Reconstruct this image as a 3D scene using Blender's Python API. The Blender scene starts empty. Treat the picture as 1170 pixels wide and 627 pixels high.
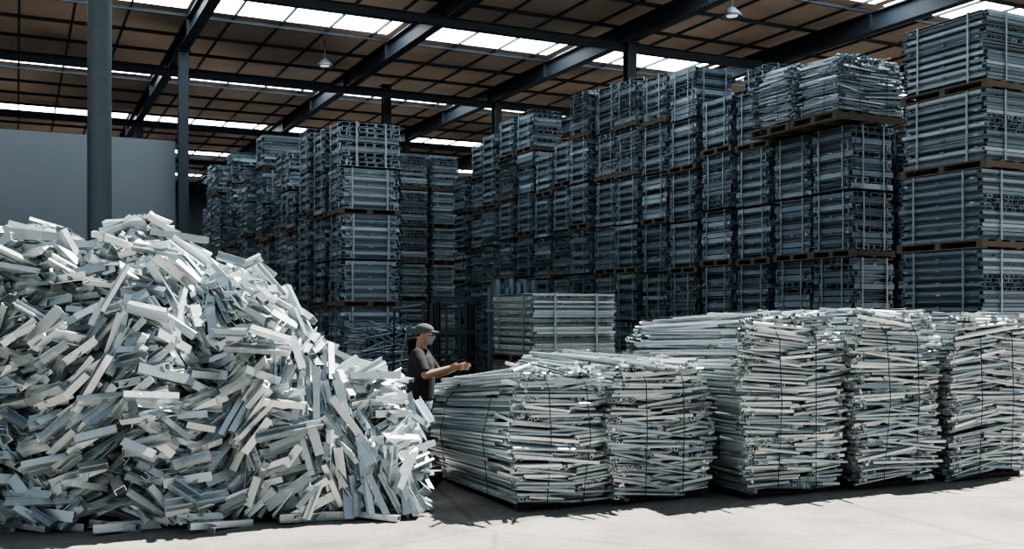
import bpy, math, random
from mathutils import Matrix, Vector, Euler
random.seed(7)
D = bpy.data; SC = bpy.context.scene; COL = SC.collection
TH = math.radians(26.2); CT, ST = math.cos(TH), math.sin(TH)
U = random.uniform
G = random.gauss

def wh(b, a, z=0.0):           # warehouse grid (b across, a deep) -> world
    return Vector((b*CT - a*ST, b*ST + a*CT, z))

# ------------------------------------------------------------------ materials
def new_mat(name):
    m = D.materials.new(name); m.use_nodes = True
    nt = m.node_tree; bs = nt.nodes['Principled BSDF']
    return m, nt, bs

def metal_mat(name, cols, metallic, rough, spec=0.5, noise=0.25):
    m, nt, bs = new_mat(name)
    N = nt.nodes; Lk = nt.links
    oi = N.new('ShaderNodeObjectInfo'); ge = N.new('ShaderNodeNewGeometry')
    ad = N.new('ShaderNodeMath'); ad.operation = 'ADD'
    fr = N.new('ShaderNodeMath'); fr.operation = 'FRACT'
    Lk.new(oi.outputs['Random'], ad.inputs[0]); Lk.new(ge.outputs['Random Per Island'], ad.inputs[1])
    Lk.new(ad.outputs[0], fr.inputs[0])
    cr = N.new('ShaderNodeValToRGB')
    el = cr.color_ramp.elements
    el[0].position = 0; el[0].color = (*cols[0], 1)
    el[1].position = 1; el[1].color = (*cols[-1], 1)
    for i, c in enumerate(cols[1:-1]):
        e = el.new((i+1)/(len(cols)-1)); e.color = (*c, 1)
    Lk.new(fr.outputs[0], cr.inputs[0])
    nz = N.new('ShaderNodeTexNoise'); nz.inputs['Scale'].default_value = 9; nz.inputs['Detail'].default_value = 4
    tc = N.new('ShaderNodeTexCoord'); Lk.new(tc.outputs['Object'], nz.inputs['Vector'])
    mx = N.new('ShaderNodeMix'); mx.data_type = 'RGBA'; mx.blend_type = 'MULTIPLY'
    mx.inputs[0].default_value = noise
    Lk.new(cr.outputs[0], mx.inputs[6]); Lk.new(nz.outputs['Fac'], mx.inputs[7])
    r2 = N.new('ShaderNodeMapRange'); r2.inputs[3].default_value = rough-0.08; r2.inputs[4].default_value = rough+0.15
    Lk.new(nz.outputs['Fac'], r2.inputs[0]); Lk.new(r2.outputs[0], bs.inputs['Roughness'])
    Lk.new(mx.outputs[2], bs.inputs['Base Color'])
    bs.inputs['Metallic'].default_value = metallic
    return m

def plain_mat(name, c, rough=0.6, metallic=0.0, nscale=6, namt=0.3, c2=None, bump=0.0, stretch=None):
    m, nt, bs = new_mat(name); N = nt.nodes; Lk = nt.links
    nz = N.new('ShaderNodeTexNoise'); nz.inputs['Scale'].default_value = nscale; nz.inputs['Detail'].default_value = 6
    tc = N.new('ShaderNodeTexCoord'); mp = N.new('ShaderNodeMapping')
    if stretch: mp.inputs['Scale'].default_value = stretch
    Lk.new(tc.outputs['Object'], mp.inputs[0]); Lk.new(mp.outputs[0], nz.inputs['Vector'])
    mx = N.new('ShaderNodeMix'); mx.data_type = 'RGBA'
    c2 = c2 or tuple(x*(1-namt) for x in c)
    mx.inputs[6].default_value = (*c, 1); mx.inputs[7].default_value = (*c2, 1)
    Lk.new(nz.outputs['Fac'], mx.inputs[0]); Lk.new(mx.outputs[2], bs.inputs['Base Color'])
    bs.inputs['Roughness'].default_value = rough; bs.inputs['Metallic'].default_value = metallic
    if bump:
        bp = N.new('ShaderNodeBump'); bp.inputs['Strength'].default_value = bump
        Lk.new(nz.outputs['Fac'], bp.inputs['Height']); Lk.new(bp.outputs[0], bs.inputs['Normal'])
    return m

M_ALU = metal_mat('bright_aluminium', [(.38,.43,.45),(.62,.68,.70),(.82,.87,.88),(.50,.56,.58),(.86,.90,.90),(.58,.64,.66)], .66, .32)
M_ALU2 = metal_mat('bundle_aluminium', [(.30,.35,.37),(.60,.66,.68),(.82,.87,.88),(.42,.48,.50),(.86,.90,.90)], .66, .31)
M_DARK = metal_mat('dark_steel_profiles', [(.15,.195,.235),(.30,.37,.425),(.19,.245,.295),(.50,.58,.63)], .4, .38)
M_MID = metal_mat('grey_profiles', [(.21,.265,.305),(.37,.44,.49),(.27,.335,.385),(.55,.62,.66)], .4, .38)
M_LIGHT = metal_mat('pale_profiles', [(.34,.39,.40),(.62,.66,.67),(.43,.48,.49),(.76,.79,.79)], .4, .4)
M_CORE = plain_mat('shadowed_core', (.02,.025,.03), .9)  # near-black inner fill, shade of the gaps put into its colour; battens share it
M_WOOD = plain_mat('pallet_wood', (.15,.125,.10), .8, nscale=12, c2=(.08,.068,.057), stretch=(1,8,8))
M_WOODD = plain_mat('dark_pallet_wood', (.08,.068,.058), .8, nscale=12, c2=(.04,.035,.03), stretch=(1,8,8))
M_STRAP = plain_mat('steel_strap', (.42,.48,.52), .4, .6)
M_WIRE = plain_mat('binding_wire_metal', (.08,.09,.095), .5, .6)
M_BLK = plain_mat('black_tube_steel', (.035,.04,.045), .5, .3)
M_BEAM = plain_mat('painted_beam_steel', (.055,.07,.085), .55, .3)
M_COL = plain_mat('painted_column_steel', (.14,.175,.20), .5, .3)
M_WALL = plain_mat('wall_panel_paint', (.185,.215,.24), .7, nscale=.6, c2=(.155,.18,.205))
M_WALLD = plain_mat('dark_wall_cladding', (.06,.07,.08), .8)
M_RUB = plain_mat('tyre_rubber', (.02,.02,.02), .8)
M_FORK = plain_mat('forklift_paint', (.07,.085,.10), .4)
M_SKIN = plain_mat('skin', (.36,.205,.14), .55, nscale=20, namt=.15)
M_SHIRT = plain_mat('grey_cotton', (.028,.029,.031), .95, nscale=30, namt=.2, bump=.1)
M_CAP = plain_mat('cap_cloth', (.09,.09,.095), .9, nscale=30, namt=.15)
M_MASK = plain_mat('face_mask_fabric', (.24,.25,.26), .9, nscale=30, namt=.1)
M_JEAN = plain_mat('denim', (.22,.27,.33), .9, nscale=40, namt=.25)
M_HAIR = plain_mat('dark_hair', (.025,.018,.014), .7)
M_SHOE = plain_mat('boot_leather', (.05,.035,.025), .6)
M_EYE = plain_mat('eye_white', (.7,.7,.68), .3, namt=.05)
M_IRIS = plain_mat('iris_brown', (.03,.02,.015), .2)

# thin roof boards: brown, slightly light-transmitting
m, nt, bs = new_mat('roof_board'); M_DECK = m
N = nt.nodes; Lk = nt.links
tc = N.new('ShaderNodeTexCoord'); nz = N.new('ShaderNodeTexNoise'); nz.inputs['Scale'].default_value=.22; nz.inputs['Detail'].default_value=5
Lk.new(tc.outputs['Object'], nz.inputs['Vector'])
cr = N.new('ShaderNodeValToRGB'); cr.color_ramp.elements[0].position=.38; cr.color_ramp.elements[1].position=.66
cr.color_ramp.elements[0].color=(.020,.017,.014,1); cr.color_ramp.elements[1].color=(.072,.056,.044,1)
Lk.new(nz.outputs['Fac'], cr.inputs[0])
bs.inputs['Base Color'].default_value=(.19,.16,.135,1); bs.inputs['Roughness'].default_value=.8
tr = N.new('ShaderNodeBsdfTranslucent'); Lk.new(cr.outputs[0], tr.inputs[0])
ms = N.new('ShaderNodeMixShader'); ms.inputs[0].default_value=.35
Lk.new(bs.outputs[0], ms.inputs[1]); Lk.new(tr.outputs[0], ms.inputs[2])
Lk.new(ms.outputs[0], N['Material Output'].inputs[0])

m, nt, bs = new_mat('skylight_emissive'); M_SKY = m
bs.inputs['Base Color'].default_value = (.9,.95,1,1)
bs.inputs['Emission Color'].default_value = (.86,.94,1,1); bs.inputs['Emission Strength'].default_value = 9  # daylight through the panels is put in as emission; they transmit none
m, nt, bs = new_mat('lamp_glow'); M_LAMP = m
bs.inputs['Emission Color'].default_value = (1,.9,.75,1); bs.inputs['Emission Strength'].default_value = .6

# concrete
m, nt, bs = new_mat('concrete_floor'); M_FLOOR = m
N = nt.nodes; Lk = nt.links
tc = N.new('ShaderNodeTexCoord')
n1 = N.new('ShaderNodeTexNoise'); n1.inputs['Scale'].default_value = .9; n1.inputs['Detail'].default_value = 10; n1.inputs['Roughness'].default_value=.65
n2 = N.new('ShaderNodeTexNoise'); n2.inputs['Scale'].default_value = 16; n2.inputs['Detail'].default_value = 10
vo = N.new('ShaderNodeTexVoronoi'); vo.feature = 'DISTANCE_TO_EDGE'; vo.inputs['Scale'].default_value = .35
for n in (n1, n2, vo): Lk.new(tc.outputs['Object'], n.inputs['Vector'])
r1 = N.new('ShaderNodeValToRGB'); r1.color_ramp.elements[0].position=.34; r1.color_ramp.elements[1].position=.62
r1.color_ramp.elements[0].color = (.22,.20,.175,1); r1.color_ramp.elements[1].color = (.40,.37,.325,1)
mx = N.new('ShaderNodeMix'); mx.data_type='RGBA'; mx.blend_type='MULTIPLY'; mx.inputs[0].default_value=.5
rv = N.new('ShaderNodeValToRGB'); rv.color_ramp.elements[0].color=(.35,.35,.35,1); rv.color_ramp.elements[1].position=.012
mx2 = N.new('ShaderNodeMix'); mx2.data_type='RGBA'; mx2.blend_type='MULTIPLY'; mx2.inputs[0].default_value=.5
Lk.new(n1.outputs['Fac'], r1.inputs[0]); Lk.new(r1.outputs[0], mx.inputs[6]); Lk.new(n2.outputs['Fac'], mx.inputs[7])
Lk.new(vo.outputs['Distance'], rv.inputs[0]); Lk.new(mx.outputs[2], mx2.inputs[6]); Lk.new(rv.outputs[0], mx2.inputs[7])
Lk.new(mx2.outputs[2], bs.inputs['Base Color']); bs.inputs['Roughness'].default_value=.75
bp = N.new('ShaderNodeBump'); bp.inputs['Strength'].default_value=.25; Lk.new(n2.outputs['Fac'], bp.inputs['Height']); Lk.new(bp.outputs[0], bs.inputs['Normal'])

# ------------------------------------------------------------------ mesh helpers
class MB:
    def __init__(s): s.v=[]; s.f=[]; s.m=[]
    def add(s, tpl, M=None, mi=0):
        o=len(s.v); vs,fs=tpl
        if M is None: s.v.extend([tuple(v) for v in vs])
        else: s.v.extend([tuple(M@Vector(v)) for v in vs])
        for f in fs: s.f.append(tuple(i+o for i in f)); s.m.append(mi)
        return s
    def mesh(s, name, mats, smooth=False):
        me=D.meshes.new(name); me.from_pydata(s.v,[],s.f)
        for mt in mats: me.materials.append(mt)
        me.polygons.foreach_set('material_index', s.m)
        if smooth: me.polygons.foreach_set('use_smooth',[True]*len(s.f))
        me.update(); return me

def box(x0,x1,y0,y1,z0,z1):
    v=[(x0,y0,z0),(x1,y0,z0),(x1,y1,z0),(x0,y1,z0),(x0,y0,z1),(x1,y0,z1),(x1,y1,z1),(x0,y1,z1)]
    return v,[(0,3,2,1),(4,5,6,7),(0,1,5,4),(1,2,6,5),(2,3,7,6),(3,0,4,7)]

def extrude(outer, inner=None):     # section in x,z ; length 1 along y
    n=len(outer); v=[(x,-.5,z) for x,z in outer]+[(x,.5,z) for x,z in outer]; f=[]
    for i in range(n):
        j=(i+1)%n; f.append((i,j,j+n,i+n))
    if inner:
        o=2*n
        v+=[(x,-.5,z) for x,z in inner]+[(x,.5,z) for x,z in inner]
        for i in range(n):
            j=(i+1)%n
            f.append((o+j,o+i,o+i+n,o+j+n))
            f.append((j,i,o+i,o+j)); f.append((i+n,j+n,o+j+n,o+i+n))
    else:
        f.append(tuple(range(n-1,-1,-1))); f.append(tuple(range(n,2*n)))
    return v,f

def rect(w,h): return [(-w/2,-h/2),(w/2,-h/2),(w/2,h/2),(-w/2,h/2)]
def circ(r,n=10): return [(r*math.cos(2*math.pi*i/n), r*math.sin(2*math.pi*i/n)) for i in range(n)]
def sec_L(w,h,t): return [(-w/2,-h/2),(w/2,-h/2),(w/2,-h/2+t),(-w/2+t,-h/2+t),(-w/2+t,h/2),(-w/2,h/2)]
def sec_U(w,h,t): return [(-w/2,-h/2),(w/2,-h/2),(w/2,h/2),(w/2-t,h/2),(w/2-t,-h/2+t),(-w/2+t,-h/2+t),(-w/2+t,h/2),(-w/2,h/2)]
def sec_H(w,h,t): return [(-w/2,-h/2),(w/2,-h/2),(w/2,-h/2+t),(t/2,-h/2+t),(t/2,h/2-t),(w/2,h/2-t),(w/2,h/2),(-w/2,h/2),(-w/2,h/2-t),(-t/2,h/2-t),(-t/2,-h/2+t),(-w/2,-h/2+t)]
def sec_T(w,h,t): return [(-w/2,-h/2),(w/2,-h/2),(w/2,-h/2+t),(t/2,-h/2+t),(t/2,h/2),(-t/2,h/2),(-t/2,-h/2+t),(-w/2,-h/2+t)]
def sec_lip(w,h,t): return [(-w/2,-h/2),(w/2,-h/2),(w/2,h/2),(w/2-.2*w,h/2),(w/2-.2*w,h/2-t),(w/2-t,h/2-t),(w/2-t,-h/2+t),(-w/2+t,-h/2+t),(-w/2+t,h/2-t),(-w/2+.2*w,h/2-t),(-w/2+.2*w,h/2),(-w/2,h/2)]

SCRAP=[('angle_offcut',extrude(sec_L(.075,.065,.007))),
       ('channel_offcut',extrude(sec_U(.08,.055,.007))),
       ('box_tube_offcut',extrude(rect(.075,.052),rect(.063,.040))),
       ('beam_offcut',extrude(sec_H(.062,.075,.007))),
       ('tee_offcut',extrude(sec_T(.075,.065,.007))),
       ('lipped_channel_offcut',extrude(sec_lip(.08,.055,.006))),
       ('square_tube_offcut',extrude(rect(.058,.058),rect(.047,.047))),
       ('deep_channel_offcut',extrude(sec_U(.055,.078,.007))),
       ('wide_channel_offcut',extrude(sec_U(.09,.045,.007)))]
BARS=[('box_profile',extrude(rect(.038,.030),rect(.030,.022))),
      ('channel_profile',extrude(sec_U(.04,.030,.005))),
      ('round_tube',extrude(circ(.019),circ(.014))),
      ('large_rod',extrude(circ(.018,10))),
      ('round_rod',extrude(circ(.0155,9))),
      ('small_tube',extrude(circ(.0165),circ(.012)))]
SCRAP_ME=[MB().add(t).mesh(n,[M_ALU]) for n,t in SCRAP]
BARS_ME=[MB().add(t).mesh(n,[M_ALU2]) for n,t in BARS]
BARS_ME_L=[MB().add(t).mesh(n,[M_MID]) for n,t in BARS]

def obj(name, me, parent=None, label=None, cat=None, kind=None, group=None):
    o=D.objects.new(name, me); COL.objects.link(o)
    if parent: o.parent=parent
    if label: o['label']=label
    if cat: o['category']=cat
    if kind: o['kind']=kind
    if group: o['group']=group
    return o

def sweep(path, r, n=6, closed=False):
    pts=[Vector(p) for p in path]; v=[];f=[]; m=len(pts)
    for i,p in enumerate(pts):
        if closed: t=(pts[(i+1)%m]-pts[i-1])
        else: t=(pts[min(i+1,m-1)]-pts[max(i-1,0)])
        t.normalize()
        up=Vector((0,0,1)) if abs(t.z)<.9 else Vector((1,0,0))
        a=t.cross(up).normalized(); b=t.cross(a)
        rr=r[i] if isinstance(r,(list,tuple)) else r
        for k in range(n):
            an=2*math.pi*k/n; v.append(p+a*rr*math.cos(an)+b*rr*math.sin(an))
    for i in range(m if closed else m-1):
        j=(i+1)%m
        for k in range(n):
            l=(k+1)%n; f.append((i*n+k,i*n+l,j*n+l,j*n+k))
    if not closed: f.append(tuple(range(n-1,-1,-1))); f.append(tuple(range((m-1)*n,m*n)))
    return v,f

# ------------------------------------------------------------------ setting
fl=MB().add(([(-70,-30,0),(70,-30,0),(70,90,0),(-70,90,0)],[(0,1,2,3)])).mesh('floor',[M_FLOOR])
o=obj('floor',fl,kind='structure')
A0,A1,B0,B1,ZR=13.5,58.0,-4.0,31.0,9.0
R=Matrix.Rotation(TH,4,'Z')
def wobj(name,tpl,mat,**k):
    b=MB(); b.add(tpl); o=obj(name,b.mesh(name,[mat]),**k); o.matrix_world=R; return o
def wobj_at(name,tpls,mat,b,a,z,**k):
    mb=MB()
    for t in tpls: mb.add(t)
    o=obj(name,mb.mesh(name,[mat]),**k); o.matrix_world=Matrix.Translation(wh(b,a,z))@R; return o
wobj('ceiling',([(B0,A0,ZR),(B1,A0,ZR),(B1,A1,ZR),(B0,A1,ZR)],[(0,1,2,3)]),M_DECK,kind='structure')
wobj('wall_back',box(B0,B1,A1,A1+.2,0,ZR+.15),M_WALLD,kind='structure')
wobj('wall_left',box(B0-.2,B0,A0,A1+.2,0,ZR+.15),M_WALLD,kind='structure')
wobj('wall_right',box(B1,B1+.2,A0,A1+.2,0,ZR+.15),M_WALLD,kind='structure')
# partition
pm=MB()
pm.add(box(B0,3.56,26.3,26.45,0,6.2))
for i in range(7): pm.add(box(B0+.02+i*1.1,B0+.03+i*1.1,26.296,26.31,0,6.2))
o=obj('wall_partition',pm.mesh('wall_partition',[M_WALL]),kind='structure'); o.matrix_world=R

MAIN_B=[-.8,3.7,8.6,13.2,17.8,22.4,27.0]
def ibeam_y(w,h,t,L): 
    v,f=extrude(sec_H(w,h,t)); return [(x,y*L,z) for x,y,z in v],f
for b in MAIN_B:
    v,f=ibeam_y(.24,.45,.03,A1-A0)
    stiff=[box(-.12,.12,-(A1-A0)/2+i*3.7,-(A1-A0)/2+i*3.7+.02,-.21,.21) for i in range(13)]
    wobj_at('roof_beam',[(v,f)]+stiff,M_BEAM,b,(A0+A1)/2,ZR-.375,label='deep dark grey steel I-beam under the warehouse roof',cat='roof beam',group='main roof beams')
for a in [20.5,28.0,36.0,44.0,52.0]:
    v,f=extrude(sec_H(.14,.2,.02)); v=[(y*(B1-B0),x,z) for x,y,z in v]
    wobj_at('cross_beam',[(v,f)],M_BEAM,(B0+B1)/2,a,ZR-.70,label='dark steel cross beam tying the roof columns together',cat='roof beam',group='cross beams')
a=A0+.2
while a<A1:
    v,f=extrude(sec_U(.05,.08,.01)); v=[(y*(B1-B0),x,z) for x,y,z in v]
    wobj_at('roof_purlin',[(v,f)],M_BEAM,(B0+B1)/2,a,ZR-.085,label='dark steel purlin running beneath the brown roof boards',cat='purlin',group='roof purlins')
    a+=1.825
b=B0+.6
while b<B1:
    if min(abs(b-x) for x in MAIN_B)>.35:
        wobj_at('roof_rafter',[box(-.025,.025,-(A1-A0)/2,(A1-A0)/2,-.025,.025)],M_BEAM,b,(A0+A1)/2,ZR-.042,label='thin dark rafter crossing the brown roof boards',cat='rafter',group='roof rafters')
    b+=1.15
# skylights (between two purlins)
k=1
for a in [16.44,23.74,31.04,38.34,45.64,52.94]:
    edges=[B0]+MAIN_B+[B1]
    for i in range(len(edges)-1):
        e0,e1=edges[i]+.15,edges[i+1]-.15
        wobj('window_%d'%k,box(e0,e1,a-.62,a+.62,ZR-.014,ZR-.004),M_SKY,kind='structure'); k+=1
# columns
def column(b,a,kind,h,w):
    if kind=='round':
        v,f=extrude(circ(w/2,28)); sh=[(x,z,(y+.5)*h) for x,y,z in v]
        f=[tuple(reversed(q)) for q in f]
        t=[(sh,f)]
    else:
        v,f=extrude(sec_H(w,w,.025)); sh=[(x,z,(y+.5)*h) for x,y,z in v]
        t=[(sh,[tuple(reversed(q)) for q in f])]
    t.append(box(-w*.8,w*.8,-w*.8,w*.8,0,.04)); t.append(box(-w*.7,w*.7,-w*.7,w*.7,h-.03,h))
    return t
wobj_at('support_column',column(0,0,'round',ZR-.15,.31),M_COL,1.0,14.6,0,label='round painted steel column holding the roof edge',cat='column')
for (b,a) in [(3.7,26.0),(13.25,20.5),(10.1,29.2),(13.25,28.0),(3.7,36),(13.25,36)]:
    hh=ZR-.60 if min(abs(b-x) for x in MAIN_B)<.1 else ZR-.15
    wobj_at('support_column',column(0,0,'h',hh,.24),M_BEAM,b,a,0,label='dark H-section steel column supporting the roof',cat='column',group='inner columns')

# pendant lamps
def pendant(b,a,z):
    e=obj('pendant_lamp',None,label='round high-bay warehouse lamp hanging from roof',cat='lamp',group='roof lamps')
    e.location=wh(b,a,z)
    prof=[(.05,.22),(.08,.2),(.16,.12),(.25,0),(.24,0),(.15,.11),(.07,.19)]
    v=[];f=[];n=20
    for r,zz in prof:
        for i in range(n): v.append((r*math.cos(2*math.pi*i/n),r*math.sin(2*math.pi*i/n),zz))
    for j in range(len(prof)-1):
        for i in range(n): q=(i+1)%n; f.append((j*n+i,j*n+q,(j+1)*n+q,(j+1)*n+i))
    obj('lamp_shade',MB().add((v,f)).mesh('lamp_shade',[M_COL],True),e)
    obj('lamp_rod',MB().add(sweep([(0,0,.2),(0,0,ZR-z-.1)],.015,8)).mesh('lamp_rod',[M_BEAM]),e)
    vv,ff=extrude(circ(.12,16)); vv=[(x,zz,.06+y*.05) for x,y,zz in vv]
    obj('lamp_bulb',MB().add((vv,ff)).mesh('lamp_bulb',[M_LAMP]),e)
for (X,Y,z) in [(-4.8,25.8,8.2),(4.7,21.5,8.2),(-11.0,27,8.2)]:
    a=-X*ST+Y*CT; b=X*CT+Y*ST
    pendant(b,a,z)

# ------------------------------------------------------------------ stacked loads
UN=[extrude([(x,z) for z,x in sec_U(1,1,.14)]), extrude(rect(1,1),rect(.76,.7)), extrude(sec_H(1,1,.16)), extrude([(-x,z) for z,x in sec_lip(1,1,.12)][::-1])]
RZ=Matrix.Rotation(math.pi/2,4,'Z')
def load_tpl(seed,nl,nb,W,L,H,secs,jit=.015,spacer=True,pend=.65,brackets=False):
    rd=random.Random(seed); mb=MB(); h=H/nl; w=W/nb
    for k in range(nl):
        sec=UN[secs[k%len(secs)]]
        sx=rd.uniform(-jit,jit); sy=rd.uniform(-jit,jit)
        capped=rd.random()<pend
        for i in range(nb):
            ln=L*rd.uniform(.95,1.0)-(.1 if capped else 0)
            flip=math.pi if i<nb/2 else 0
            M=Matrix.Translation((-W/2+w*(i+.5)+sx+rd.uniform(-.005,.005), sy+rd.uniform(-.015,.015), h*(k+.5)))@Matrix.Rotation(rd.uniform(-.01,.01),4,'Z')@Matrix.Rotation(flip,4,'Z')@Matrix.Diagonal((w*.93,ln,h*.84,1))
            mb.add(sec,M)
        if capped:      # cross bar closing each end of the layer
            for s in (-1,1):
                M=Matrix.Translation((sx+rd.uniform(-.02,.02),s*(L/2-.035)+sy,h*(k+.5)))@Matrix.Rotation(rd.uniform(-.01,.01),4,'Z')@(Matrix.Rotation(math.pi,4,'Z') if s<0 else Matrix.Identity(4))@RZ@Matrix.Diagonal((.07,W*rd.uniform(.95,1.0),h*.84,1))
                mb.add(UN[rd.choice([0,1,3])],M)
        if spacer and k%3==2 and k<nl-1:
            for yy in (-.4*L,0,.4*L):
                mb.add(box(-W/2-.025,W/2+.025,yy-.03,yy+.03,h*(k+1)-.012,h*(k+1)+.012))
        if brackets and k%3==0 and k<nl-1:      # short C-shaped end brackets clipped on the layers
            for (x,y) in [(-1,-.38),(-1,.38),(1,-.38),(1,.38)]:
                x0=x*(W/2+.008)
                mb.add(box(x0-.016,x0+.016,y*L-.045,y*L+.045,h*k+.01,h*k+.028)); mb.add(box(x0-.016,x0+.016,y*L-.045,y*L+.045,h*(k+1)+h*.45,h*(k+1)+h*.45+.018)); mb.add(box(x0-.01,x0+.01,y*L-.045,y*L-.025,h*k+.01,h*(k+1)+h*.45))
            for (x,y) in [(-.38,-1),(.38,-1),(-.38,1),(.38,1)]:
                y0=y*(L/2+.008)
                mb.add(box(x*W-.045,x*W+.045,y0-.016,y0+.016,h*k+.01,h*k+.028)); mb.add(box(x*W-.045,x*W+.045,y0-.016,y0+.016,h*(k+1)+h*.45,h*(k+1)+h*.45+.018)); mb.add(box(x*W-.045,x*W-.025,y0-.01,y0+.01,h*k+.01,h*(k+1)+h*.45))
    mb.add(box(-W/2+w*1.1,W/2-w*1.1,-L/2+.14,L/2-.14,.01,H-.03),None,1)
    return mb
def strap_tpl(W,L,H,ax,p):
    t=.006; wd=.032; e=.028
    if ax=='x':
        return [box(-W/2-e,-W/2-e+t,p-wd/2,p+wd/2,0,H+t),box(W/2+e-t,W/2+e,p-wd/2,p+wd/2,0,H+t),box(-W/2-e,W/2+e,p-wd/2,p+wd/2,H,H+t),box(-W/2-e,W/2+e,p-wd/2,p+wd/2,-.004,.002)]
    return [box(p-wd/2,p+wd/2,-L/2-e,-L/2-e+t,0,H+t),box(p-wd/2,p+wd/2,L/2+e-t,L/2+e,0,H+t),box(p-wd/2,p+wd/2,-L/2-e,L/2+e,H,H+t),box(p-wd/2,p+wd/2,-L/2-e,L/2+e,-.004,.002)]
def pallet_tpl(W,L,H=.13):
    t=[]
    for i in range(6):
        x=-W/2+ (W-.11)*i/5; t.append(box(x,x+.11,-L/2,L/2,H-.022,H))
    for y in (-L/2,-.045,L/2-.09): t.append(box(-W/2,W/2,y,y+.09,.022,H-.022))
    for x in (-W/2,-.05,W/2-.1): t.append(box(x,x+.1,-L/2,L/2,0,.022))
    return t
PH=.12
class Kind:
    def __init__(s,seed,nl,nb,W,L,H,secs,mat,wood,pend=.5):
        base=PH if wood else .03
        hh=H-base-.01
        lt=load_tpl(seed,nl,nb,W,L,hh,secs,pend=pend,brackets=(W<1))
        T=Matrix.Translation((0,0,base))
        s.parts=[]
        mb=MB(); 
        for v in lt.v: mb.v.append((v[0],v[1],v[2]+base))
        mb.f=list(lt.f); mb.m=list(lt.m)
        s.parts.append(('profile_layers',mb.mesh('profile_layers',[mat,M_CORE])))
        for ax,p in (('x',-.3*L),('x',.3*L),('y',-.25*W),('y',.25*W)):
            sb=MB()
            for t in strap_tpl(W,L,hh,ax,p): sb.add(t,T)
            s.parts.append(('steel_strap',sb.mesh('steel_strap',[M_STRAP])))
        pb=MB()
        if wood:
            for t in pallet_tpl(W+.05,L+.05,PH): pb.add(t)
            s.parts.append(('pallet',pb.mesh('pallet',[M_WOOD])))
        else:
            for y in (-.4*L,0,.4*L): pb.add(box(-W/2,W/2,y-.04,y+.04,0,.03))
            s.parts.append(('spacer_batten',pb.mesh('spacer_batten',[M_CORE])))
        al=MB(); al.v=list(mb.v); al.f=list(mb.f); al.m=list(mb.m)
        o0=len(al.v); al.v+=pb.v; al.f+=[tuple(i+o0 for i in f) for f in pb.f]; al.m+=[2]*len(pb.f)
        for ax,p in (('x',-.3*L),('x',.3*L)):
            for t in strap_tpl(W,L,hh,ax,p): al.add(t,T,3)
        s.single=al.mesh('strapped_load',[mat,M_CORE,M_WOOD if wood else M_CORE,M_STRAP])
PS=.90
TIER=1.07
K={}
K['dw']=[Kind(1,10,7,PS,PS,TIER,[0,3],M_DARK,True),Kind(2,9,6,PS,PS,TIER,[3,1,0],M_DARK,True)]
K['dn']=[Kind(3,10,7,PS,PS,TIER,[0,0,3],M_DARK,False),Kind(4,9,6,PS,PS,TIER,[3,0],M_DARK,False),Kind(5,12,8,PS,PS,TIER,[1,0],M_DARK,False)]
K['mw']=[Kind(6,10,7,PS,PS,TIER,[0,1],M_MID,True),Kind(14,9,7,PS,PS,TIER,[3,0],M_DARK,True)]
K['mn']=[Kind(7,11,8,PS,PS,TIER,[0,3],M_MID,False),Kind(15,9,7,PS,PS,TIER,[0,1],M_MID,False)]
K['rw']=[Kind(8,17,14,1.34,1.34,TIER,[1,0],M_DARK,True,.85),Kind(9,19,14,1.34,1.34,TIER,[0,1],M_DARK,True,.85)]
K['lw']=[Kind(10,26,20,1.28,1.28,1.0,[1,0,1],M_LIGHT,True,.75)]
K['fw']=[Kind(12,12,8,PS,PS,TIER,[1,0,1],M_MID,True)]
LAB={'dw':'dark blue-grey metal profiles strapped in layers on a wooden pallet','dn':'dark blue-grey metal profiles strapped in layers without a pallet',
     'mw':'grey metal profiles strapped on a wooden pallet in a tall stack','mn':'block of grey metal profiles strapped in even layers',
     'rw':'neat block of long grey profiles strapped on a wooden pallet','lw':'pale aluminium profiles strapped on a pallet in a shaded aisle',
     'fw':'grey profiles strapped on a pallet in a distant stack'}
def place(kk,b,a,z,full=True,sx=1,sz=1,group='stacked profile loads',rot=None,jit=.015,label=None):
    kd=random.choice(K[kk]); 
    r=random.choice([0,1,2,3]) if rot is None else rot
    ang=TH+r*math.pi/2+G(0,.01)
    loc=wh(b+U(-jit,jit),a+U(-jit,jit),z)
    s=(sx,1,sz) if r%2==0 else (1,sx,sz)
    if full:
        e=obj('strapped_profile_load',None,label=label or LAB[kk],cat='metal profile load',group=group)
        for nm,me in kd.parts: obj(nm,me,e)
    else:
        e=obj('strapped_profile_load',kd.single,label=label or LAB[kk],cat='metal profile load',group=group)
    e.location=loc; e.rotation_euler=(0,0,ang); e.scale=s
    return e
# main row of stacks
BM=12.5
NT=[4,4,5,5,6,6,6,6,6,5,5,6,6,6,6,5]
SZT=[1,1,.99,1.0,.955,.97,.99,1.0,1.01,1.02,.99,1.03,1.02,.98,.96,1.0]
g='main wall of stacked loads'
for i in range(16):
    a=12.5+1.03*i+(-.02 if i%2 else .03); full=i<9
    bj=U(-.08,.08); sz=SZT[i]; ph=(1 if i in (5,8,11,14) else 0)
    place('dn',BM+bj,a,0,False,sz=.65/TIER,group=g)
    z=.65
    for t in range(NT[i]):
        place('dw' if (t+ph)%2==0 or (t>3 and i%3==0) else 'dn',BM+bj,a,z,full,group=g,sz=sz); z+=TIER*sz
for (b,a,n) in [(13.6,12.5,4),(13.6,13.55,5),(13.75,14.6,5),(14.4,16.7,6),(14.4,19.0,6)]:
    place('dn',b,a,0,False,sz=.65/TIER,group=g); z=.65
    for t in range(n):
        place('dw' if t%2==0 else 'dn',b,a,z,t>1,group=g); z+=TIER
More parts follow.
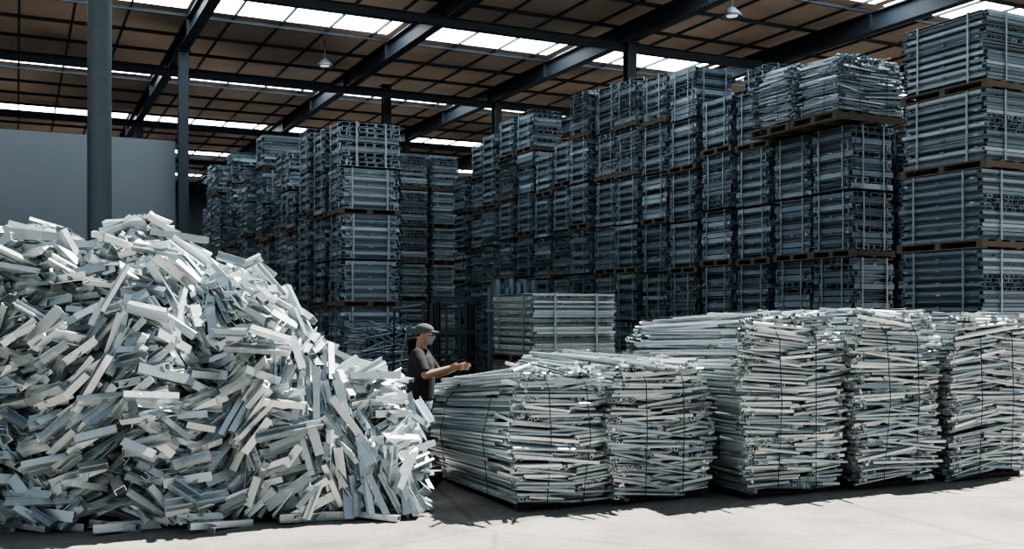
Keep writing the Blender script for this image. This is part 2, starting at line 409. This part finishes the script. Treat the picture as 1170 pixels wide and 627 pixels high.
# right stack
g='stack nearest the yard'
for (b,a) in [(11.7,9.5),(13.15,9.5)]:
    place('rw',b,a,0,True,sz=.66/TIER,rot=0,group=g); z=.66
    for t in range(5):
        place('rw',b,a,z,True,rot=0,group=g,jit=.03,sz=.955 ); z+=TIER*.955
# row two
g='stacks along the far aisle'
a=21.9
for i in range(16):
    n=[6,6,6,5,6,6,5,7,6,6,7,6,6,7,7,6][i]
    z=0; szz=.955*(1+.03*((i*7)%3-1)) if i else .955
    bj=U(-.15,.15) if i else 0
    for t in range(n):
        kk='mw' if t%2==0 else 'mn'
        place(kk,7.05+bj,a,z,i<3,sx=1.5,group=g,sz=szz); z+=TIER*szz
    a+=1.05+(.35 if i%3==2 else .03)
g='stacks at the far end of the aisle'
for b in (9.2,10.2,11.2,12.25):
    for t in range(6):
        place('fw',b,30.2,t*TIER*1.08,False,group=g,sz=1.08)
# aisle pale load
place('lw',6.13+.64,11.8+.65,0,True,sz=1.2,rot=0,jit=0,group='pale loads in the aisle',label='lower pale profile load supporting another in the aisle')
place('lw',6.13+.64,11.8+.65,1.2,True,sz=.95,rot=0,jit=0,group='pale loads in the aisle')
# upright tubes tied together behind the pale load
ut=obj('upright_tube_bundle',None,label='clump of upright dark tubes tied together behind pale load',cat='metal tubes')
ut.location=(-.02,15.2,0); ut.rotation_euler=(0,0,TH)
rdu=random.Random(5)
v,f=extrude(circ(.04,12),circ(.032,12)); tme=MB().add(([(x,z,y+.5) for x,y,z in v],[tuple(reversed(q)) for q in f])).mesh('upright_tube',[M_DARK])
for i in range(6):
    for j in range(4):
        o=obj('upright_tube',tme,ut); o.location=(-.28+i*.105+rdu.uniform(-.01,.01),-.2+j*.105,0); o.scale=(1,1,2.34+rdu.uniform(-.12,.06)); o.rotation_euler=(rdu.gauss(0,.006),rdu.gauss(0,.006),0)
for z in (.7,1.9):
    obj('steel_strap',MB().add(box(-.345,.33,-.262,-.256,z,z+.04)).add(box(-.345,.33,.175,.181,z,z+.04)).add(box(-.345,-.339,-.26,.18,z,z+.04)).add(box(.324,.33,-.26,.18,z,z+.04)).mesh('steel_strap',[M_STRAP]),ut)

# ------------------------------------------------------------------ loose-bar bundles
def bundle(label,loc,ang,w,L,hf,hb,seed,npart=100,mes=BARS_ME,mat=M_ALU2,group='tied profile bundles',base='pallet',tilt=.07,wood=None,stray=16,wav=.9,z0=.07):
    rd=random.Random(seed); P=[]
    def bar(pos,along,length,tilt_,yaw,roll,score,k=None):
        k=rd.randrange(len(BARS)) if k is None else k
        M=Matrix.Translation(pos)@Matrix.Rotation(yaw,4,'Z')@(Matrix.Rotation(math.pi/2,4,'Z') if along=='x' else Matrix.Identity(4))@Matrix.Rotation(tilt_,4,'X')@Matrix.Rotation(roll,4,'Y')@Matrix.Diagonal((1,length,1,1))
        P.append((k,M,score))
    ha=(hf+hb)/2
    p1,p2,p3=rd.uniform(0,6),rd.uniform(0,6),rd.uniform(0,6)
    def inset(t): return .0 if t<.80 else (t-.80)**2*5.0*w*.6
    def wave(s,q): return wav*(.03*math.sin(5*s+q)+.018*math.sin(11*s+2*q))
    def sidex(t): return -.06*wav*math.sin(math.pi*t)+wave(t,p1)+inset(t)
    zz=z0+.02
    while zz<hf:
        t=zz/hf
        pitch=math.atan2(t*(hb-hf),L)
        for side in (0,1):
            for ly in (0,1,2):
                if side==1 and ly>0: continue
                x=.03+ly*.045+sidex(t)+rd.gauss(0,.016)
                if side: x=w-x
                ln=L*rd.uniform(.65,1.0)
                yc=(ln/2-.05+rd.uniform(-.04,.05)) if rd.random()<.6 else L/2+rd.uniform(-.5,.5)*(L-ln)+rd.gauss(0,.03)
                zb=zz*(hf+(hb-hf)*yc/L)/hf
                bar((x,yc,zb+rd.gauss(0,.005)),'y',ln,pitch+rd.gauss(0,.011),rd.gauss(0,.014),rd.uniform(-.2,.2),(2 if side==0 and ly==0 else .3)+rd.random())
        zz+=.036
    for ly in (0,1,2):
        x=.08
        while x<w-.06:
            u=abs(x-w/2)/(w/2)
            zt=ha-.02-.13*u**3-ly*.035+rd.gauss(0,.014)
            ln=L*rd.uniform(.6,1.0)
            bar((x,L/2+rd.uniform(-.5,.5)*(L-ln)+rd.gauss(0,.04)-.03,zt),'y',ln,math.atan2(hb-hf,L)+rd.gauss(0,.018),rd.gauss(0,.045),rd.uniform(-.4,.4),2.2-ly+rd.random())
            x+=.047
    for face in (0,1):
        h=hf if face==0 else hb
        for ly in (0,1):
            zz=z0+.015; row=0
            while zz<h-.03:
                t=zz/h; xs0=sidex(t); xs1=w-sidex(t)
                x=xs0-.02; row+=1
                sagp=rd.gauss(0,.012)
                while x<xs1-.1:
                    if rd.random()<.14:      # cut ends facing the yard
                        nq=rd.choice([2,3,4])
                        for q in range(nq):
                            bar((x+.025+q*.042,rd.uniform(.14,.19)-.05*wav*math.sin(math.pi*t)+wave(t,p2)+.6*wave(x,p3),zz),'y',.42,rd.gauss(0,.02),rd.gauss(0,.05),rd.uniform(-.3,.3),1.0,k=rd.choice([0,1,2,5]))
                        x+=.042*nq+.01; continue
                    ln=min(rd.uniform(.35,1.0)*min(w,1.1), xs1-x+.05)
                    if ln<.08: break
                    edge=min((x+ln/2-xs0),(xs1-x-ln/2))/w
                    rnd=.10*max(0,.3-edge)          # rounded vertical corners
                    yy=rd.uniform(-.05,.025)-.05*wav*math.sin(math.pi*t)+wave(t,p2)+.6*wave(x,p3)+ly*.07+rnd
                    if face: yy=L-yy
                    bar((x+ln/2,yy,zz+rd.gauss(0,.005)+.025*wav*math.sin(4.5*x+p1+t*2)),'x',ln,sagp+rd.gauss(0,tilt)-.11*wav*math.cos(4.5*x+p1+t*2),rd.gauss(0,.055),rd.uniform(-.35,.35),(3 if face==0 and ly==0 else .2)+rd.random())
                    x+=ln*rd.uniform(.85,1.02)
                zz+=.036
    for i in range(stray):
        bar((rd.uniform(.1,w-.1),rd.uniform(-.02,.4),hf-rd.uniform(.0,.06)),'y',rd.uniform(.35,.7),rd.uniform(-.05,.12),rd.gauss(0,.5),rd.uniform(-1,1),4)
    P.sort(key=lambda q:-q[2])
    e=obj('tied_profile_bundle',None,label=label,cat='metal bundle',group=group)
    e.location=loc; e.rotation_euler=(0,0,ang)
    for k,M,s in P[:npart]:
        o=obj('metal_profile',mes[k],e); o.matrix_basis=M
    mb=MB()
    for k,M,s in P[npart:]: mb.add(BARS[k][1],M)
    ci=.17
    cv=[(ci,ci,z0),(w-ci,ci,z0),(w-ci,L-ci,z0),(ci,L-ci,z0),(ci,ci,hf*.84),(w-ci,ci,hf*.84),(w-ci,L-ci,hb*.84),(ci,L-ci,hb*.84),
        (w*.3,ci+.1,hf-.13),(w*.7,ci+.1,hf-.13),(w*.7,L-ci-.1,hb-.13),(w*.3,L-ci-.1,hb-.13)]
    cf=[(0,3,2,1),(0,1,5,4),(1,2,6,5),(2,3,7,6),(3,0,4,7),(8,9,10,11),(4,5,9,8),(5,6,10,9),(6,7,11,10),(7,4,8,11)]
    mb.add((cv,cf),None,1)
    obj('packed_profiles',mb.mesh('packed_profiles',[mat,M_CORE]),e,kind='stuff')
    def loop(pts): 
        obj('binding_wire',MB().add(sweep(pts,.005,6,True)).mesh('binding_wire',[M_WIRE],True),e)
    for fy in (.25,.75):
        y=fy*L; h=hf+(hb-hf)*fy; s=rd.uniform(-.08,.08)
        loop([(-.04,y,z0),(-.10*wav-.02,y+s*.4,h*.5),(-.04,y+s,h*.8),(w*.22,y+s*.7,h+.01),(w*.5,y,h+.03),(w*.78,y-s,h+.01),(w+.01,y-s,h*.8),(w+.09*wav,y,h*.5),(w+.04,y,z0)])
    for fx in (.3,.72):
        x=fx*w; s=rd.uniform(-.06,.06)
        loop([(x,-.10,z0),(x+s,-.13*wav-.03,hf*.5),(x+s*.5,-.12,hf*.85),(x,.06,hf+.02),(x,L-.06,hb+.02),(x,L+.11,hb*.85),(x,L+.17,hb*.5),(x,L+.09,z0)])
    if base:
        pb=MB(); T=Matrix.Translation((w/2,L/2,0))@Matrix.Diagonal((1,1,(z0-.01)/.13,1))
        ex=.12 if wood else -.06
        for t in pallet_tpl(w+ex,L+ex): pb.add(t,T)
        obj('pallet',pb.mesh('pallet',[wood or M_WOODD]),e)
    return e
AB=math.radians(25)
bundle('low sagging bundle of long aluminium profiles beside the scrap heap',(.04,9.46,0),AB,.92,2.3,1.36,1.12,11,tilt=.035)
bundle('tied bundle of tangled aluminium profiles with ragged ends',(.98,9.80,0),AB,1.04,2.2,1.40,1.42,12,tilt=.07)
bundle('tall bundle of long aluminium profiles bound with wire',(2.32,10.1,0),AB,1.18,2.1,1.88,1.80,13,tilt=.03)
bundle('tall bundle of aluminium profiles between two similar bundles',(3.60,10.62,0),AB,1.10,2.0,1.90,1.86,14,tilt=.055)
bundle('tall wire-tied profile bundle below the pallet stacks',(4.84,11.15,0),AB,1.2,1.5,1.86,1.82,15,tilt=.045)
bundle('loose grey profiles tied on a projecting wooden pallet',wh(11.6,11.98,4.94),TH,1.35,.94,1.05,1.07,16,npart=90,mes=BARS_ME_L,mat=M_MID,group='loose loads on pallets',tilt=.03,wood=M_WOOD,stray=6,wav=.5,z0=.15)
bundle('grey profile bundle on high pallet behind a similar one',wh(11.65,13.12,4.94),TH,1.3,.9,1.15,1.15,18,npart=90,mes=BARS_ME_L,mat=M_MID,group='loose loads on pallets',tilt=.03,wood=M_WOOD,stray=6,wav=.5,z0=.15)
bundle('heap of grey offcut bars in front of tall stack',wh(6.35,19.8,0),TH,1.5,1.3,1.6,1.6,17,npart=40,mes=BARS_ME_L,mat=M_MID,group='loose loads on pallets',tilt=.3)

# ------------------------------------------------------------------ scrap heap
YC=9.9
TT=[(-7.4,.3),(-7.0,1.6),(-6.4,2.4),(-5.04,2.58),(-4.6,2.53),(-4.18,2.50),(-3.75,2.70),(-3.3,2.60),(-2.9,2.28),(-2.45,2.16),(-2.2,1.98),(-1.94,1.62),(-1.7,1.34),(-1.4,1.26),(-1.1,1.04),(-.88,.68),(-.78,.2)]
def T(x):
    if x<=TT[0][0]: return TT[0][1]
    for (x0,t0),(x1,t1) in zip(TT,TT[1:]):
        if x<=x1: return t0+(t1-t0)*(x-x0)/(x1-x0)
    return TT[-1][1]
def surf(x,th):
    k=1+.12*math.sin(2.7*x+1)*math.sin(4*th+x)+.08*math.sin(6.1*x+3*th)+.035*math.sin(13*x-5*th)
    t=T(x); d=(.36+.33*t)*k
    zk=1+(k-1)*.35
    return Vector((x, YC-d*math.cos(th), t*zk*math.sin(th)**.9 if th>0 else 0))
def frame(x,th):
    e=.03
    p=surf(x,th); th1=min(th+e,math.pi-.01); th0=max(th-e,.01)
    du=(surf(x+e,th)-surf(x-e,th)); dv=surf(x,th1)-surf(x,th0)
    n=du.cross(dv)
    if n.length<1e-6: n=Vector((0,0,1))
    n.normalize()
    if n.dot(p-Vector((x,YC,.3)))<0: n=-n
    u=du.normalized(); v=n.cross(u).normalized()
    return p,n,u,v
rd=random.Random(99)
def scrap(x,th,off,big):
    p,n,u,v=frame(x,th)
    fl=math.sin(2.6*x+2.0*th+.5)*math.cos(2.2*x-3.1*th)      # patches of common direction
    if x<-3.2: mu=.1+.9*fl
    elif x<-2.2: mu=1.3*fl+.2
    else: mu=-1.0 if math.sin(4*x+3*th)>-.2 else .8
    if th>1.3: mu*=.5
    an=rd.gauss(mu,.30)
    d=(u*math.cos(an)+v*math.sin(an)+n*rd.gauss(0,.22)).normalized()
    ln=rd.uniform(.22,.42)
    if rd.random()<.12: ln=rd.uniform(.42,.6)
    if x>-1.9: ln=rd.uniform(.28,.52)
    nn=(n*.8+u*rd.gauss(0,.55)+v*rd.gauss(0,.6)+Vector((0,0,.4))).normalized()
    xx=d.cross(nn).normalized(); zz=xx.cross(d)
    pos=p+n*off
    half=ln/2*abs(d.z)+.04
    if pos.z<half: pos.z=half
    if rd.random()<.3: xx,zz=-xx,-zz
    sc=rd.uniform(.8,1.2)
    M=Matrix(((xx.x*sc,d.x*ln,zz.x*sc,pos.x),(xx.y*sc,d.y*ln,zz.y*sc,pos.y),(xx.z*sc,d.z*ln,zz.z*sc,pos.z),(0,0,0,1)))
    k=rd.randrange(len(SCRAP))
    return (k,M)
def rth():
    if rd.random()<.8: return max(math.asin(rd.random()),.03)
    return rd.uniform(1.0,1.8)
under=[]; outer=[]
i=0
while i<2300:
    x=rd.uniform(-5.6,-.8)
    if rd.random()>(.3+T(x)/2.8): continue
    under.append(scrap(x,rth(),rd.uniform(-.19,.02),False)); i+=1
for i in range(260):
    x=rd.uniform(-7.1,-.9); under.append(scrap(x,rd.uniform(1.6,3.0),rd.uniform(-.08,.03),False))
for i in range(240):
    x=rd.uniform(-7.2,-5.5); under.append(scrap(x,max(math.asin(rd.random()),.05),rd.uniform(-.1,.04),False))
n=0
while n<282:
    x=rd.uniform(-5.15,-.84)
    if rd.random()>(.3+T(x)/2.8): continue
    outer.append(scrap(x,rth(),rd.uniform(.04,.14),True)); n+=1
for i in range(18):
    x=rd.uniform(-4.9,-1.0); ln=rd.uniform(.3,.6)
    yf=YC-(.36+.33*T(x))
    M=Matrix.Translation((x,yf-rd.uniform(-.02,.13),.045))@Matrix.Rotation(math.pi/2+rd.gauss(0,.45),4,'Z')@Matrix.Rotation(rd.uniform(0,.08),4,'X')@Matrix.Diagonal((1,ln,1,1))
    outer.append((rd.choice([0,1,2,4,6,3]),M))
for k,M in outer:
    o=obj('metal_offcut',SCRAP_ME[k],None,label='short cut piece of bright aluminium profile on scrap heap',cat='metal scrap',group='aluminium offcuts on the heap'); o.matrix_world=M
mb=MB()
for k,M in under: mb.add(SCRAP[k][1],M)
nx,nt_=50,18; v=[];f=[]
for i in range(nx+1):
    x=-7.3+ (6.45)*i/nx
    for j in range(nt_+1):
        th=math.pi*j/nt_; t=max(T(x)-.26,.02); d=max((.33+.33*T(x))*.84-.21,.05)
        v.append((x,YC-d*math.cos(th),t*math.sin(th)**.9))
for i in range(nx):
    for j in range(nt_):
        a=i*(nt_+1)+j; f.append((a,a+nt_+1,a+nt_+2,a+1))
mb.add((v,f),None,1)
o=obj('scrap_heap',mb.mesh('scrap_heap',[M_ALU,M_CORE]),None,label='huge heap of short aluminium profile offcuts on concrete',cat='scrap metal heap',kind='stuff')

# ------------------------------------------------------------------ forklift
def cyl_y(r,w,n=24,cy=0):
    v,f=extrude(circ(r,n)); return [(x,cy+y*w,z) for x,y,z in v],f
def xf(t,M): v,f=t; return [tuple(M@Vector(p)) for p in v],f
fk=obj('forklift',None,label='dark forklift truck parked in the shaded aisle',cat='forklift')
fk.location=(-1.12,14.9,0); fk.rotation_euler=(0,0,math.radians(-58)); fk.scale=(.9,.85,.95)
def fpart(name,tpls,mat,par=fk,bev=0):
    mb=MB()
    for t in tpls: mb.add(t)
    o=obj(name,mb.mesh(name,[mat]),par)
    if bev:
        b=o.modifiers.new('b','BEVEL'); b.width=bev; b.segments=2
    return o
bodyt=([(-.95,-.5,.25),(.45,-.5,.2),(.45,.5,.2),(-.95,.5,.25),(-1.0,-.48,.95),(-.2,-.5,1.0),(-.2,.5,1.0),(-1.0,.48,.95),(.0,-.5,.55),(.45,-.5,.6),(.45,.5,.6),(.0,.5,.55)],
 [(0,3,2,1),(0,4,7,3),(4,5,6,7),(5,8,11,6),(8,9,10,11),(9,1,2,10),(0,1,9,8),(0,8,5,4),(3,11,10,2),(3,7,6,11)])
fpart('body',[bodyt],M_FORK,bev=.03)
fpart('dashboard',[box(.3,.45,-.4,.4,.6,1.15)],M_FORK,bev=.02)
gd=[sweep([(-.75,s,.95),(-.7,s,2.05),(.35,s,2.1),(.45,s,1.0),(.45,s,.55)],.03,8) for s in (-.45,.45)]
gd+=[sweep([(-.7+.15*i,-.45,2.06),(-.7+.15*i,.45,2.06)],.018,6) for i in range(8)]
fpart('overhead_guard',gd,M_FORK)
fpart('seat',[box(-.45,.0,-.24,.24,1.0,1.1),xf(box(-.06,.06,-.24,.24,0,.5),Matrix.Translation((-.5,0,1.08))@Matrix.Rotation(-.2,4,'Y'))],M_RUB,bev=.03)
fpart('steering_wheel',[sweep([(.18+.1*math.cos(q)*.5,.17*math.sin(q),1.2+.14*math.cos(q)) for q in [2*math.pi*i/16 for i in range(16)]],.014,6,True),sweep([(.18,0,1.2),(.34,0,1.05)],.02,6)],M_RUB)
mast=[]
for s in (-.38,.38,-.28,.28):
    z1=2.0 if abs(s)>.3 else 2.08
    v,f=extrude(sec_U(.07,.09,.015)); mast.append(([(.56+z,s+x,.12+(y+.5)*z1) for x,y,z in v],f))
for z in (.4,1.2,1.65,2.14): mast.append(box(.53,.6,-.4,.4,z,z+.07))
for s in (-.12,.12): mast.append(sweep([(.57,s,.3),(.57,s,2.1)],.022,8))
fpart('mast',mast,M_FORK)
fpart('fork_carriage',[box(.62,.66,-.45,.45,.35,.42),box(.62,.66,-.45,.45,.72,.79)]+[sweep([(.68,q,.75),(.68,q,1.35)],.014,6) for q in (-.42,-.21,0,.21,.42)]+[sweep([(.68,-.42,1.35),(.68,.42,1.35)],.014,6)],M_FORK)
for s in (-.25,.25): fpart('fork',[box(.66,.70,s-.05,s+.05,.06,.8),box(.66,1.3,s-.05,s+.05,.06,.095)],M_BLK)
for (x,s,r) in [(.35,-.5,.29),(.35,.5,.29),(-.7,-.48,.24),(-.7,.48,.24)]:
    w=fpart('wheel',[xf(cyl_y(r,.18),Matrix.Translation((x,s,r)))],M_RUB,bev=.02)
    fpart('wheel_hub',[xf(cyl_y(r*.5,.2),Matrix.Translation((x,s,r)))],M_STRAP,par=w)

# ------------------------------------------------------------------ person
def ball(c,r,n=14,m_=10):
    if not isinstance(r,(tuple,list)): r=(r,r,r)
    v=[];f=[]
    v.append((c[0],c[1],c[2]-r[2]))
    for j in range(1,m_):
        ph=-math.pi/2+math.pi*j/m_
        for i in range(n):
            t=2*math.pi*i/n; v.append((c[0]+r[0]*math.cos(ph)*math.cos(t),c[1]+r[1]*math.cos(ph)*math.sin(t),c[2]+r[2]*math.sin(ph)))
    v.append((c[0],c[1],c[2]+r[2])); top=len(v)-1
    for i in range(n): f.append((0,1+(i+1)%n,1+i)); f.append((top,1+(m_-2)*n+i,1+(m_-2)*n+(i+1)%n))
    for j in range(m_-2):
        for i in range(n):
            q=(i+1)%n; f.append((1+j*n+i,1+j*n+q,1+(j+1)*n+q,1+(j+1)*n+i))
    return v,f
def limb(mb,pts,rs,n=14):
    for i in range(len(pts)-1):
        mb.add(sweep([pts[i],pts[i+1]],[rs[i],rs[i+1]],n))
    for p,r in zip(pts,rs): mb.add(ball(p,r*1.0,n,10))
def loftz(rings,n=24):
    v=[];f=[]
    for (x,y,z,rx,ry) in rings:
        for i in range(n):
            t=2*math.pi*i/n; v.append((x+rx*math.cos(t),y+ry*math.sin(t),z))
    for j in range(len(rings)-1):
        for i in range(n): q=(i+1)%n; f.append((j*n+i,j*n+q,(j+1)*n+q,(j+1)*n+i))
    f.append(tuple(range(n-1,-1,-1))); f.append(tuple(range((len(rings)-1)*n,len(rings)*n)))
    return v,f
person=obj('person',None,label='worker in grey cap, dark T-shirt and jeans reaching forward',cat='person')
person.location=(-1.0,10.97,0); person.rotation_euler=(0,0,math.radians(-5))
def remeshed(name,mb,mat,vox,it=3):
    o=obj(name,mb.mesh(name,[mat]),person)
    r=o.modifiers.new('r','REMESH'); r.mode='VOXEL'; r.voxel_size=vox; r.use_smooth_shade=True
    s=o.modifiers.new('s','SMOOTH'); s.factor=.5; s.iterations=it
    return o
sR,eR,wR=(0,-.19,1.42),(.11,-.31,1.215),(.345,-.19,1.285)
sL,eL,wL=(0,.19,1.42),(.15,.27,1.19),(.38,.18,1.27)
bd=MB()
bd.add(loftz([(0,0,.9,.10,.14),(0,0,1.05,.095,.13),(0,0,1.25,.1,.15),(0,0,1.4,.09,.15),(.0,0,1.46,.06,.08)]))
limb(bd,[(0,0,1.42),(.02,0,1.56)],[.064,.06])
for s,e,w in ((sR,eR,wR),(sL,eL,wL)):
    limb(bd,[s,e,w],[.054,.044,.028])
for s in (-1,1):
    limb(bd,[(0,s*.09,.92),(.02,s*.10,.5),(-.01,s*.11,.09)],[.08,.055,.04])
    limb(bd,[(-.01,s*.11,.07),(.12,s*.12,.05)],[.04,.035])
hc=(.045,0,1.635)
hv,hf_=ball(hc,(.098,.076,.118),24,20)
nv=[]
for (x,y,z) in hv:
    dz=z-hc[2]; dx=x-hc[0]
    if dz<0:
        k=1+dz*2.6; y=y*max(k,.55); x=hc[0]+dx*(1+dz*(.9 if dx>0 else 2.8))+ (-dz)*.12
    nv.append((x,y,z))
bd.add((nv,hf_))
limb(bd,[(.132,0,1.655),(.158,0,1.618)],[.009,.014],10)
bd.add(ball((.146,.012,1.614),.008,8,6)); bd.add(ball((.146,-.012,1.614),.008,8,6))
bd.add(ball((.128,0,1.588),(.014,.024,.006),12,8)); bd.add(ball((.126,0,1.577),(.014,.02,.007),12,8))
bd.add(ball((.115,0,1.545),(.022,.024,.018),12,8))
bd.add(ball((.122,0,1.668),(.018,.045,.009),12,8))
for s in (-1,1):
    bd.add(ball((.03,s*.076,1.625),(.018,.009,.03),12,8))
    bd.add(ball((.1,s*.042,1.61),(.022,.02,.018),12,8))
def hand(w,e,side):
    w=Vector(w); e=Vector(e); d=(w-e).normalized(); 
    d=(d+Vector((.25,0,-.12))).normalized()
    th=Vector((0,side*-.5,1)); th=(th-d*th.dot(d)).normalized()
    nrm_=d.cross(th)*side
    for q in (-.027,-.009,.009,.027):
        limb(bd,[w+th*q*.6,w+d*.085+th*q],[.014,.012],10)
    lens=[.062,.075,.07,.055]
    for i,q in enumerate((.028,.0095,-.0095,-.028)):
        b0=w+d*.085+th*q; c=.25+.12*i
        p1=b0+(d*math.cos(c*.5)+nrm_*math.sin(c*.5)+th*q*3)*lens[i]*.48
        p2=p1+(d*math.cos(c*1.3)+nrm_*math.sin(c*1.3))*lens[i]*.3
        p3=p2+(d*math.cos(c*2)+nrm_*math.sin(c*2))*lens[i]*.22
        limb(bd,[b0,p1,p2,p3],[.0095,.0088,.008,.007],8)
    t0=w+d*.025+th*.022
    limb(bd,[t0,t0+d*.03+th*.028+nrm_*.01,t0+d*.058+th*.038+nrm_*.018],[.013,.0105,.008],8)
hand(wR,eR,1); hand(wL,eL,-1)
remeshed('body',bd,M_SKIN,.0042,2)
sh=MB()
sh.add(loftz([(0,0,.93,.144,.174),(.005,0,1.0,.147,.174),(.01,0,1.1,.149,.172),(.012,0,1.22,.15,.187),(.005,0,1.33,.144,.202),(0,0,1.40,.12,.202),(0,0,1.45,.086,.137),(.004,0,1.485,.069,.078)]))
def mix(p,q,t): return tuple(p[i]+(q[i]-p[i])*t for i in range(3))
for s,e in ((sR,eR),(sL,eL)):
    limb(sh,[mix(s,(0,0,1.42),.15),mix(s,e,.35)],[.079,.073])
    sh.add(sweep([mix(s,e,.3),mix(s,e,.9)],[.073,.069],16))
remeshed('t_shirt',sh,M_SHIRT,.008,3)
jn=MB()
jn.add(loftz([(0,0,.82,.132,.178),(0,0,.9,.139,.18),(0,0,.97,.132,.167)]))
for s in (-1,1):
    limb(jn,[(0,s*.09,.88),(.02,s*.10,.5)],[.1,.073]); jn.add(sweep([(.02,s*.10,.5),(-.01,s*.11,.06)],[.073,.06],16))
remeshed('jeans',jn,M_JEAN,.01,3)
mk=MB(); v=[];f=[]; nr,nc=9,15
for j in range(nr):
    z=1.628-.092*j/(nr-1)
    for i in range(nc):
        u=-1+2*i/(nc-1); an=u*1.25
        q=j/(nr-1)
        front=(.155-.010*q-.016*q*q) ; side_y=.0735*(1-.32*q**1.6)
        bump=.012*math.exp(-(u/.22)**2)*(1-q)
        v.append((.045+(front-.045+bump)*math.cos(an),side_y*math.sin(an)*1.06,z))
for j in range(nr-1):
    for i in range(nc-1): a=j*nc+i; f.append((a,a+1,a+nc+1,a+nc))
mko=obj('face_mask',MB().add((v,f)).mesh('face_mask',[M_MASK],True),person); q_=mko.modifiers.new('s','SOLIDIFY'); q_.thickness=.003
for s in (-1,1):
    b=MB(); b.add(ball((-.02,s*.11,.06),(.06,.052,.07))); b.add(ball((.12,s*.12,.04),(.1,.052,.045))); b.add(box(-.08,.2,s*.115-.048,s*.115+.048,0,.03))
    remeshed('boot',b,M_SHOE,.008,3)
cp=MB(); n=24; v=[];f=[]
rings=[(1.655,1.04),(1.68,1.06),(1.70,1.04),(1.725,.9),(1.745,.68),(1.757,.38),(1.761,.08)]
for z,k in rings:
    for i in range(n):
        t=2*math.pi*i/n; v.append((.04+.104*k*math.cos(t),.086*k*math.sin(t),z+ (.014*math.cos(t) if k>.9 else 0)))
for j in range(len(rings)-1):
    for i in range(n): q=(i+1)%n; f.append((j*n+i,j*n+q,(j+1)*n+q,(j+1)*n+i))
f.append(tuple(range((len(rings)-1)*n,len(rings)*n))); f.append(tuple(range(n-1,-1,-1)))
cap=obj('cap',MB().add((v,f)).mesh('cap',[M_CAP],True),person)
v=[];f=[]
for j,(dx,wd,dz) in enumerate([(.0,.075,.0),(.035,.07,-.004),(.065,.052,-.012),(.082,.022,-.018)]):
    for i in range(7):
        u=-1+i/3; v.append((.125+dx-.03*u*u,wd*u,1.682+dz-.012*u*u))
for j in range(3):
    for i in range(6): a=j*7+i; f.append((a,a+1,a+8,a+7))
vo_=obj('cap_visor',MB().add((v,f)).mesh('cap_visor',[M_CAP],True),cap); s_=vo_.modifiers.new('s','SOLIDIFY'); s_.thickness=.005
hr=MB(); hr.add(ball((.012,0,1.648),(.078,.0795,.045),20,12))
obj('hair',hr.mesh('hair',[M_HAIR],True),person)
for s in (-1,1):
    ey=obj('eye',MB().add(ball((.122,s*.03,1.648),.012,12,10)).mesh('eye',[M_EYE],True),person)
    obj('iris',MB().add(ball((.131,s*.031,1.648),.0055,10,8)).mesh('iris',[M_IRIS],True),ey)

# ------------------------------------------------------------------ light, world, camera
w=D.worlds.new('World'); SC.world=w; w.use_nodes=True
nt=w.node_tree; bg=nt.nodes['Background']
tc=nt.nodes.new('ShaderNodeTexCoord'); sx=nt.nodes.new('ShaderNodeSeparateXYZ'); cr=nt.nodes.new('ShaderNodeValToRGB')
nt.links.new(tc.outputs['Generated'],sx.inputs[0]); nt.links.new(sx.outputs['Z'],cr.inputs[0]); nt.links.new(cr.outputs[0],bg.inputs[0])
cr.color_ramp.elements[0].color=(.74,.87,.94,1); cr.color_ramp.elements[1].color=(.44,.60,.78,1)
bg.inputs[1].default_value=.48
sun=D.lights.new('sun','SUN'); sun.energy=14.5; sun.angle=math.radians(.6); sun.color=(1,.97,.92)
so=D.objects.new('sun',sun); COL.objects.link(so)
dv=Vector((.54,.42,1.0)).normalized()
so.rotation_euler=dv.to_track_quat('Z','Y').to_euler(); so.location=(20,10,30)

cam=D.cameras.new('camera'); co=D.objects.new('camera',cam); COL.objects.link(co)
co.location=(0,0,1.85); co.rotation_euler=(math.pi/2,0,0)
cam.sensor_width=36; cam.lens=1150/1170*36; cam.shift_y=(360-313.5)/1170
cam.clip_end=300
SC.camera=co
try:
    SC.view_settings.view_transform='AgX'; SC.view_settings.look='AgX - High Contrast'; SC.view_settings.exposure=0.0
except Exception as e: print(e)
